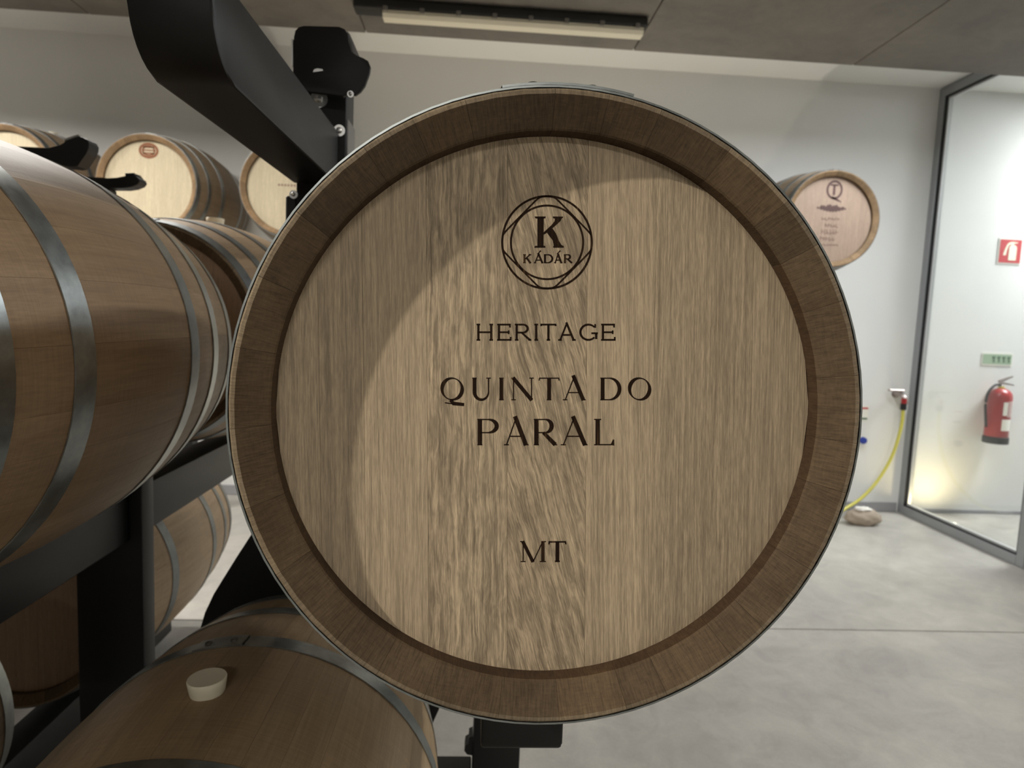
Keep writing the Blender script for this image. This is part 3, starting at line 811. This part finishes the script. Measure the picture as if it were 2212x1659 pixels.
mark_obj(P, 'faint_lettering_stamp', M['stamp_faint'], WBo)

# ------------------------------------------------------------------ black steel rack
rack = empty('barrel_rack', (-0.4, 1.6, 0.0), 'black steel barrel rack holding the near barrels, with arms, saddles and bolts', 'rack')
RO = Vector((-0.4, 1.6, 0.0))
def rel(o): o.matrix_parent_inverse = Matrix.Translation(-RO); return o
def arm(xc, ztop, y0=0.84, y1=1.545, h_=0.125, hw=0.050, curve=0.075):
    zb = ztop - h_
    pts = [(y1, zb), (y1, ztop), (y0, ztop), (y0, zb + curve)]
    for i in range(1, 9):
        t = PI / 2 * i / 8; pts.append((y0 + curve - curve * math.cos(t), zb + curve - curve * math.sin(t)))
    bm = prism(bmesh.new(), pts, xc - hw, xc + hw, 'x', 0.004)
    return rel(obj('arm', bm, M['black'], rack, smooth=35))
def post(x0, x1, z0, z1, y0=1.55, y1=1.64):
    bm = box(bmesh.new(), x0, x1, y0, y1, z0, z1, 0.005, 2)
    o = rel(obj('post', bm, M['black'], rack, smooth=35))
    if z0 < 0.02: rel(obj('base_plate', box(bmesh.new(), x0 - 0.05, x1 + 0.05, y0 - 0.05, y1 + 0.05, 0.0005, 0.012, 0.002, 1), M['black'], rack))
    return o
def saddle(xc, zc, yc, th=0.05, half=0.145):
    """cradle plate: concave top, rounded horns, narrowing foot"""
    pts = []
    R_ = 0.36
    for i in range(13):                      # concave top left to right
        x = -half + 0.03 + (2 * half - 0.06) * i / 12
        pts.append((xc + x, zc + 0.045 - (math.sqrt(R_ * R_ - x * x) - math.sqrt(R_ * R_ - (half - .03) ** 2)) * 1.5))
    for i in range(1, 8):                    # right horn
        t = PI / 2 + 0.3 - (PI + 0.2) * i / 8
        pts.append((xc + half - 0.028 + 0.028 * math.cos(t), zc + 0.042 + 0.030 * math.sin(t) - 0.0))
    pts += [(xc + half - 0.035, zc - 0.025), (xc + 0.055, zc - 0.085), (xc - 0.055, zc - 0.085), (xc - half + 0.035, zc - 0.025)]
    for i in range(1, 8):
        t = -PI / 2 + 0.1 - (PI + 0.2) * i / 8 + 0.2
        pts.append((xc - half + 0.028 + 0.028 * math.cos(t), zc + 0.042 + 0.030 * math.sin(t)))
    bm = prism(bmesh.new(), pts, yc - th / 2, yc + th / 2, 'y')
    return pts, bm
def add_saddle(xc, zc, yc):
    pts, bm = saddle(xc, zc, yc)
    s = rel(obj('saddle', bm, M['black'], rack))
    return s
def bolt(x, y, z, r=0.012, wr=0.019):
    bm = bmesh.new(); lathe(bm, [(wr, 0), (wr, -0.0025), (r * .95, -0.0025), (r * .95, -0.007), (r * .6, -0.0095), (0.001, -0.010)], 20, 'y', centre=(x, y, z), cap=False)
    return rel(obj('bolt', bm, M['zinc'], rack, smooth=35))
CUP, CM, CL, CLL = -0.378, 0.077, -0.852, -1.307        # column positions
# upper arm (staggered level above), front end curving up
arm(CUP, 1.42 + 0.408, y0=0.835, h_=0.118)
arm(CUP, 1.42 + 0.408, y0=1.645, y1=2.40, curve=0.001)
# arms under the left and the branded barrel, both sides of the posts
arm(CM + 0.006, 1.42 - 0.442, y0=0.84, h_=0.149, hw=0.056, curve=0.012)
arm(CL, 1.42 - 0.442, y0=0.84, h_=0.118, curve=0.06)
arm(CL, 1.42 - 0.442, y0=1.615, y1=2.55, h_=0.118, curve=0.001)
arm(CUP, 1.42 - 1.287, y0=0.84, h_=0.10)
arm(CLL, 1.42 - 1.287, y0=0.84, h_=0.10)
arm(CLL, 1.42 - 1.287, y0=1.645, y1=2.75, h_=0.10, curve=0.001)
# posts
post(-0.423, -0.312, 0.0, 2.03)
rel(obj('splice_plate', box(bmesh.new(), -0.447, -0.4235, 1.552, 1.60, 1.20, 1.42 + 0.262, 0.003, 1), M['black'], rack))
post(0.030, 0.150, 0.0, 1.30)
post(-0.93, -0.775, 0.0, 1.30, 1.55, 1.61)
post(-1.362, -1.25, 0.0, 1.78)
# cross beam low behind the bottom barrel
for x0, x1 in ((-0.774, -0.446), (-0.311, 0.028)):
    rel(obj('cross_beam', box(bmesh.new(), x0, x1, 1.56, 1.63, 0.165, 0.262, 0.004, 2), M['black'], rack))
# top end: capped saddle bracket on the upper arm
def px_pts(lst, Y):
    out = []
    for px, py in lst:
        d = FW + RX * ((px - 1106) / F_PX) + UP * ((829.5 - py) / F_PX); s = Y / d.y
        out.append((d.x * s, CAMH + d.z * s))
    return out
ySB = 1.49
cap = px_pts([(634, 80), (637, 66), (645, 58), (656, 55), (732, 57), (744, 62), (751, 72), (753, 90), (757, 113), (770, 122), (783, 124), (795, 131), (800, 143), (798, 158), (788, 185), (778, 198), (768, 205), (756, 201), (741, 208), (652, 196), (640, 178), (632, 165)], ySB)
rel(obj('saddle', prism(bmesh.new(), cap, ySB, ySB + 0.012, 'y', 0.002), M['black'], rack, smooth=30)).name = 'saddle'
plain('grey_plate', (0.16, 0.155, 0.15, 1), 0.35, metal=0.3)
rel(obj('side_plate', prism(bmesh.new(), px_pts([(749, 66), (756, 74), (776, 121), (757, 122)], ySB + 0.03), ySB + 0.03, ySB + 0.034, 'y'), bpy.data.materials['grey_plate'], rack))
rel(obj('trim_strip', prism(bmesh.new(), px_pts([(629.5, 84), (632.5, 84), (632.5, 142), (629.0, 142)], ySB), ySB, ySB + 0.012, 'y'), M['zinc'], rack))  # bright strip painting the reflection along the bracket's left edge
rel(obj('trim_strip', prism(bmesh.new(), px_pts([(676, 156), (679, 150), (686, 148), (697, 150), (698, 153), (686, 155)], ySB - 0.001), ySB - 0.002, ySB, 'y'), M['zinc'], rack))  # bright sliver drawn for the slot in the bracket
rel(obj('trim_strip', prism(bmesh.new(), px_pts([(636, 178), (640, 176), (647, 184), (646, 188), (642, 187)], ySB - 0.001), ySB - 0.003, ySB, 'y'), M['zinc'], rack))
for (px, py), r in (((689, 214), 0.019), ((733, 282), 0.013), ((634, 420), 0.0095)):
    (x, z), = px_pts([(px, py)], 1.548); bolt(x, 1.5495, z, r * .5, r)
(x, z), = px_pts([(757, 203)], ySB - 0.002); bolt(x, ySB, z, 0.004, 0.007)
# grey flange on the post's right side
rel(obj('flange', box(bmesh.new(), -0.3115, -0.3085, 1.556, 1.638, 0.9, 1.42 + 0.44, 0, 1), bpy.data.materials['grey_plate'], rack))
# saddles carrying the row above the left column
def horn_saddle(crop, Y, th):
    half = px_pts([(x * 0.1492, 250 + y * 0.1492) for x, y in crop], Y)
    pts = half + [(2 * CLL - x, z) for x, z in reversed(half)]
    return rel(obj('saddle', prism(bmesh.new(), pts, Y, Y + th, 'y', 0.002), M['black'], rack))
horn_saddle([(700, 478), (860, 438), (930, 402), (940, 366), (1050, 330), (1140, 300), (1200, 312), (1260, 345), (1290, 400), (1283, 470), (1250, 545), (1200, 620), (1150, 690), (1120, 728), (1050, 738), (900, 722), (700, 690)], 1.98, 0.05)
horn_saddle([(1490, 897), (1550, 905), (1700, 905), (1810, 882), (1830, 862), (1798, 832), (1930, 825), (1950, 870), (2010, 910), (2022, 950), (1990, 995), (1900, 1032), (1780, 1048), (1500, 1045)], 2.26, 0.05)
rel(obj('arm', box(bmesh.new(), CLL - 0.05, CLL + 0.05, 1.645, 2.35, 1.42 + 0.20, 1.42 + 0.30, 0.004, 2), M['black'], rack))
rel(obj('saddle_block', box(bmesh.new(), CLL - 0.086, CLL + 0.086, 2.262, 2.31, 1.42 + 0.28, 1.42 + 0.375, 0.003, 1), M['black'], rack))
rel(obj('saddle_block', box(bmesh.new(), CLL - 0.07, CLL + 0.07, 1.982, 2.03, 1.42 + 0.28, 1.42 + 0.36, 0.003, 1), M['black'], rack))
pd = px_pts([(139.5, 301), (170, 291), (171.5, 294), (140.5, 305)], 1.979)
rel(obj('saddle_pad', prism(bmesh.new(), pd, 1.975, 2.032, 'y'), M['zinc'], rack))
# saddles under the branded and left barrels, on their arms
for xc, zt in ((CM, 1.42 - 0.395), (CL, 1.42 - 0.395)):
    for y in (0.93, 1.42):
        zc = zt - (RB - Rout(y - 1.06)) * -1
        pts = []
        R_ = Rout(y - 1.05) + 0.006; cz = 1.42 - 0.087
        for i in range(11):
            a = -0.36 + 0.72 * i / 10; pts.append((xc + R_ * math.sin(a), cz - R_ * math.cos(a)))
        pts += [(xc + 0.05, 1.42 - 0.4425), (xc - 0.05, 1.42 - 0.4425)]
        rel(obj('saddle', prism(bmesh.new(), pts, y - 0.02, y + 0.02, 'y'), M['black'], rack))
# notched adjuster beside the post under the branded barrel
adj = px_pts([(1021, 1590), (1013, 1594), (1012, 1607), (1005, 1611), (1003, 1622), (1009, 1630), (1021, 1632)], 1.56)
rel(obj('adjuster', prism(bmesh.new(), adj, 1.56, 1.60, 'y'), M['black'], rack))
# plain black plate for an unidentified dark shape behind the bottom barrel
plate_pts = px_pts([(427, 1390), (428, 1378), (444, 1322), (463, 1282), (485, 1246), (515, 1198), (545, 1152), (580, 1105), (960, 1470), (948, 1531), (932, 1567), (900, 1620), (450, 1620)], 1.60)
rel(obj('gusset_plate', prism(bmesh.new(), plate_pts, 1.596, 1.606, 'y'), M['black'], rack))
# far rack under the back row
rack2 = empty('barrel_rack', (-2.0, 4.4, 0.0), 'far black rack under the back row of barrels along the white wall', 'rack')
RO2 = Vector((-2.0, 4.4, 0.0))
for x, z in FB:
    for a in (0,):
        o = obj('post', box(bmesh.new(), x - 0.05, x + 0.05, 4.52, 4.62, 0.0, 1.42 + z - RB - 0.115, 0.004, 1), M['black'], rack2); o.matrix_parent_inverse = Matrix.Translation(-RO2)
        o = obj('arm', box(bmesh.new(), x - 0.05, x + 0.05, 4.15, 4.90, 1.42 + z - RB - 0.112, 1.42 + z - RB - 0.006, 0.004, 1), M['black'], rack2); o.matrix_parent_inverse = Matrix.Translation(-RO2)
# wall bracket under the mounted barrel
wb = empty('wall_bracket', (2.2, 4.99, 1.42 + 0.712 - RB - 0.02), 'slim bracket on the white wall under the mounted barrel', 'bracket')
for dx in (-0.14, 0.14):
    o = obj('bracket_arm', box(bmesh.new(), dx - 0.012, dx + 0.012, -0.36, -0.002, -0.0, 0.03, 0.002, 1), M['white'], wb)

# ------------------------------------------------------------------ ceiling batten in view
def batten(loc, length, label, rot=0.0, clips=8):
    t = empty('light_fixture', loc, label, 'light', None, (0, 0, rot))
    h = length / 2
    obj('housing', box(bmesh.new(), -h, h, -0.05, 0.05, -0.055, -0.001, 0.012, 3), M['batten'], t, smooth=40)
    d = bmesh.new(); prism(d, [(-0.045, -0.056), (-0.045, -0.072), (-0.03, -0.088), (0.03, -0.088), (0.045, -0.072), (0.045, -0.056)], -h + 0.15, h - 0.02, 'x')
    obj('diffuser', d, M['diffuser'], t)
    for i in range(clips):
        x = -h + 0.165 + (length - 0.22) * i / (clips - 1)
        for s in (-1, 1): obj('clip', box(bmesh.new(), x - 0.012, x + 0.012, s * 0.052 - 0.005, s * 0.052 + 0.005, -0.066, -0.040, 0.003, 1), M['clip'], t)
    return t
batten((0.075, 3.56, 3.02), 1.52, 'long dark ceiling light fixture with a milky diffuser under the concrete ceiling')

# ------------------------------------------------------------------ things on the back wall
def wall(px, py, Y=YW):
    d = FW + RX * ((px - 1106) / F_PX) + UP * ((829.5 - py) / F_PX); s = Y / d.y
    return Vector((d.x * s, Y, CAMH + d.z * s))
# extinguisher sign
c = wall(2181, 543)
sg = empty('fire_extinguisher_sign', (c.x, YW - 0.002, c.z), 'square red sign with a white extinguisher symbol on the wall behind the glass', 'sign')
obj('sign_border', box(bmesh.new(), -0.098, 0.098, -0.003, 0, -0.100, 0.100), M['white'], sg)
obj('sign_plate', box(bmesh.new(), -0.088, 0.088, -0.005, -0.003, -0.090, 0.090), M['sign_red'], sg)
pic = bmesh.new()
prism(pic, [(-0.012, -0.070), (0.050, -0.070), (0.050, 0.030), (0.040, 0.045), (0.024, 0.050), (0.022, 0.060), (0.055, 0.064), (0.055, 0.070), (0.010, 0.074), (-0.012, 0.070), (-0.030, 0.055), (-0.045, 0.020), (-0.058, -0.030), (-0.050, -0.034), (-0.035, -0.030), (-0.030, 0.010), (-0.018, 0.045), (-0.004, 0.055), (0.004, 0.050), (-0.006, 0.045), (-0.012, 0.030)], -0.0065, -0.005, 'y')
obj('sign_pictogram', pic, M['sign_pale'], sg)
# green strip sign
c = wall(2153, 776)
sg = empty('exit_sign', (c.x, YW - 0.002, c.z), 'narrow pale green sign with a row of dark marks above the extinguisher', 'sign')
obj('sign_border', box(bmesh.new(), -0.128, 0.128, -0.003, 0, -0.052, 0.052), M['white'], sg)
obj('sign_plate', box(bmesh.new(), -0.120, 0.120, -0.0045, -0.003, -0.040, 0.040), M['green'], sg)
pic = bmesh.new()
for i in range(4):
    x = -0.03 + i * 0.042
    prism(pic, [(x - 0.014, 0.022), (x + 0.014, 0.022), (x + 0.010, 0.006), (x + 0.004, 0.002), (x + 0.012, -0.022), (x - 0.006, -0.022), (x - 0.004, 0.000), (x - 0.012, 0.006)], -0.006, -0.0045, 'y')
obj('sign_pictogram', pic, M['green_dark'], sg)
# fire extinguisher
c = wall(2149, 957, YW - 0.105)
ex = empty('fire_extinguisher', (c.x, YW - 0.105, c.z), 'red fire extinguisher with black base and hose hanging on the wall behind the glass', 'extinguisher')
def lo(name, prof, m, par, n=28, smooth=40, cap=True, centre=(0, 0, 0), axis='z'): return obj(name, lathe(bmesh.new(), prof, n, axis, cap=cap, centre=centre), m, par, smooth=smooth)
lo('cylinder', [(0.078, 0.05), (0.082, 0.056), (0.082, 0.37), (0.076, 0.40), (0.055, 0.425), (0.028, 0.438), (0.02, 0.44)], M['red'], ex)
lo('base_skirt', [(0.080, 0.0), (0.088, 0.004), (0.088, 0.052), (0.080, 0.056)], M['gasket'], ex)
lo('valve', [(0.018, 0.44), (0.018, 0.462), (0.012, 0.466), (0.012, 0.478)], M['tap'], ex)
lo('collar', [(0.022, 0.436), (0.023, 0.450), (0.02, 0.452)], M['hose'], ex)
b_ = bmesh.new(); prism(b_, [(-0.02, 0.474), (0.095, 0.462), (0.098, 0.472), (0.0, 0.488), (-0.02, 0.486)], -0.010, 0.010, 'y', 0.001); prism(b_, [(-0.03, 0.486), (0.0, 0.488), (0.085, 0.532), (0.08, 0.54), (-0.03, 0.500)], -0.008, 0.008, 'y', 0.001)
obj('lever', b_, M['tap'], ex)
b_ = bmesh.new(); tube(b_, spline([(-0.015, 0, 0.465), (-0.06, -0.01, 0.462), (-0.115, -0.02, 0.41), (-0.13, -0.02, 0.32), (-0.12, -0.02, 0.22), (-0.105, -0.02, 0.13)], 24), 0.010, 10); obj('hose', b_, M['gasket'], ex, smooth=60)
b_ = bmesh.new()
lathe(b_, [(0.0828, 0.11), (0.0828, 0.20)], 10, 'z', -PI / 2 - 0.35, -PI / 2 + 0.65); lathe(b_, [(0.0828, 0.23), (0.0828, 0.335)], 10, 'z', -PI / 2 - 0.35, -PI / 2 + 0.05)
for i in range(9):
    z = 0.222 + i * 0.014; lathe(b_, [(0.0828, z), (0.0828, z + 0.006)], 8, 'z', -PI / 2 + 0.1, -PI / 2 + (0.75 if i % 3 else 0.55))
obj('label', b_, M['white'], ex)
obj('hook', box(bmesh.new(), -0.02, 0.02, 0.07, 0.104, 0.36, 0.41, 0.003, 1), M['tap'], ex)
# tap and yellow hose
T_ = wall(1943, 852, YW - 0.05)
tp = empty('wall_tap', (T_.x, YW, T_.z), 'small metal tap with lever handle on the white wall beside the glass frame', 'tap')
b_ = bmesh.new(); tube(b_, [(0, -0.001, 0), (0, -0.05, 0), (0, -0.085, -0.004), (0.012, -0.11, -0.03), (0.02, -0.115, -0.07)], [0.024, 0.019, 0.022, 0.018, 0.015], 12); obj('tap_body', b_, M['tap'], tp, smooth=60)
b_ = bmesh.new(); box(b_, -0.105, 0.020, -0.085, -0.055, 0.026, 0.040, 0.004, 1); box(b_, -0.008, 0.008, -0.076, -0.060, 0.004, 0.028); obj('tap_lever', b_, M['tap'], tp)
lo('flange', [(0.032, -0.006), (0.032, -0.001)], M['tap'], tp, axis='y')
hs = empty('garden_hose', (T_.x, YW - 0.1, 0), 'yellow water hose with red coupling curving from the wall tap down to the sack', 'hose')
def hp(px, py, Y): v = wall(px, py, Y); return (v.x - T_.x, Y - (YW - 0.1), v.z)
b_ = bmesh.new(); tube(b_, spline([hp(1951, 884, YW - 0.115), hp(1946, 925, YW - 0.12), hp(1927, 985, YW - 0.13), hp(1896, 1038, YW - 0.15), hp(1862, 1075, YW - 0.18), hp(1832, 1095, YW - 0.22), hp(1800, 1112, YW - 0.30), hp(1740, 1128, YW - 0.35)], 60), 0.0125, 12)
obj('hose_tube', b_, M['hose'], hs, smooth=60)
def cyl(name, a, b2, r, m, par): b_ = bmesh.new(); tube(b_, [a, b2], r, 14); return obj(name, b_, m, par, smooth=50)
cyl('coupling', hp(1952, 872, YW - 0.115), hp(1951, 885, YW - 0.115), 0.022, M['gasket'], hs)
cyl('coupling_ring', hp(1953, 861, YW - 0.115), hp(1952, 871.5, YW - 0.115), 0.020, M['red'], hs)
# sack on the floor under the hose
s0 = wall(1862, 1112, YW - 0.35)
bg = empty('sandbag', (s0.x, YW - 0.37, 0.0), 'lumpy beige sack lying on the floor at the end of the yellow hose', 'sack')
b_ = bmesh.new(); bmesh.ops.create_icosphere(b_, subdivisions=4, radius=1)
import mathutils.noise as mn
for v in b_.verts:
    d = 1 + 0.16 * mn.noise(v.co * 2.2); v.co = Vector((v.co.x * 0.135 * d, v.co.y * 0.075 * d, max(v.co.z, -0.72) * 0.070 * d + 0.052))
    v.co.z = max(v.co.z, 0.001)
obj('sack_body', b_, M['bag'], bg, smooth=60)
b_ = bmesh.new(); bmesh.ops.create_icosphere(b_, subdivisions=3, radius=1)
for v in b_.verts:
    d = 1 + 0.35 * mn.noise(v.co * 3.1); v.co = Vector((v.co.x * 0.06 * d - 0.01, v.co.y * 0.04 * d - 0.005, v.co.z * 0.018 * d + 0.118))
obj('cloth_tuft', b_, M['bag_white'], bg, smooth=60)
# blue valve knob and small label beside the branded barrel's edge
kb = wall(1862, 950, YW)
kn = empty('blue_valve_knob', (kb.x - 0.01, YW, kb.z), 'blue round valve knob low on the wall beside the branded barrel', 'valve')
lo('knob', [(0.012, -0.050), (0.026, -0.046), (0.028, -0.030), (0.026, -0.018), (0.010, -0.016)], M['blue'], kn, axis='y'); lo('stem', [(0.009, -0.016), (0.009, -0.001)], M['tap'], kn, axis='y')
lbp = wall(1870, 893)
lb = empty('small_notice', (lbp.x - 0.02, YW - 0.001, lbp.z), 'small pale notice with red and green print on the wall beside the branded barrel', 'notice')
obj('notice_sheet', box(bmesh.new(), -0.04, 0.04, -0.002, 0, -0.06, 0.06), M['white'], lb)
obj('red_print', box(bmesh.new(), -0.03, 0.035, -0.003, -0.002, 0.035, 0.048), M['sign_red'], lb); obj('green_print', box(bmesh.new(), -0.03, 0.035, -0.003, -0.002, -0.05, -0.035), M['green_dark'], lb)
# recessed floor uplight behind the glass
up = empty('floor_uplight', (3.70, 4.70, 0.0), 'small glowing recessed floor light behind the glass by the wall', 'light')
me_, nt_, bb_ = new_mat('uplight_lens'); bb_.inputs['Emission Color'].default_value = (1, 0.9, 0.65, 1); bb_.inputs['Emission Strength'].default_value = 12
bb_.inputs['Base Color'].default_value = (0.9, 0.85, 0.7, 1)
lo('bezel', [(0.062, 0.0005), (0.062, 0.006), (0.045, 0.006), (0.045, 0.0005)], M['alu_light'], up, cap=False); lo('lens', [(0.044, 0.001), (0.044, 0.004)], me_, up)
for ux, ulab in ((0.55, 'recessed floor light washing the white wall behind the branded barrel'), (-0.62, 'recessed floor light near the far rack behind the branded barrel')):
    u2 = empty('floor_uplight', (ux, 4.35, 0.0), ulab, 'light')  # unseen fixtures added to go with the two extra floor lamps
    lo('bezel', [(0.062, 0.0005), (0.062, 0.006), (0.045, 0.006), (0.045, 0.0005)], M['alu_light'], u2, cap=False); lo('lens', [(0.044, 0.001), (0.044, 0.004)], me_, u2)
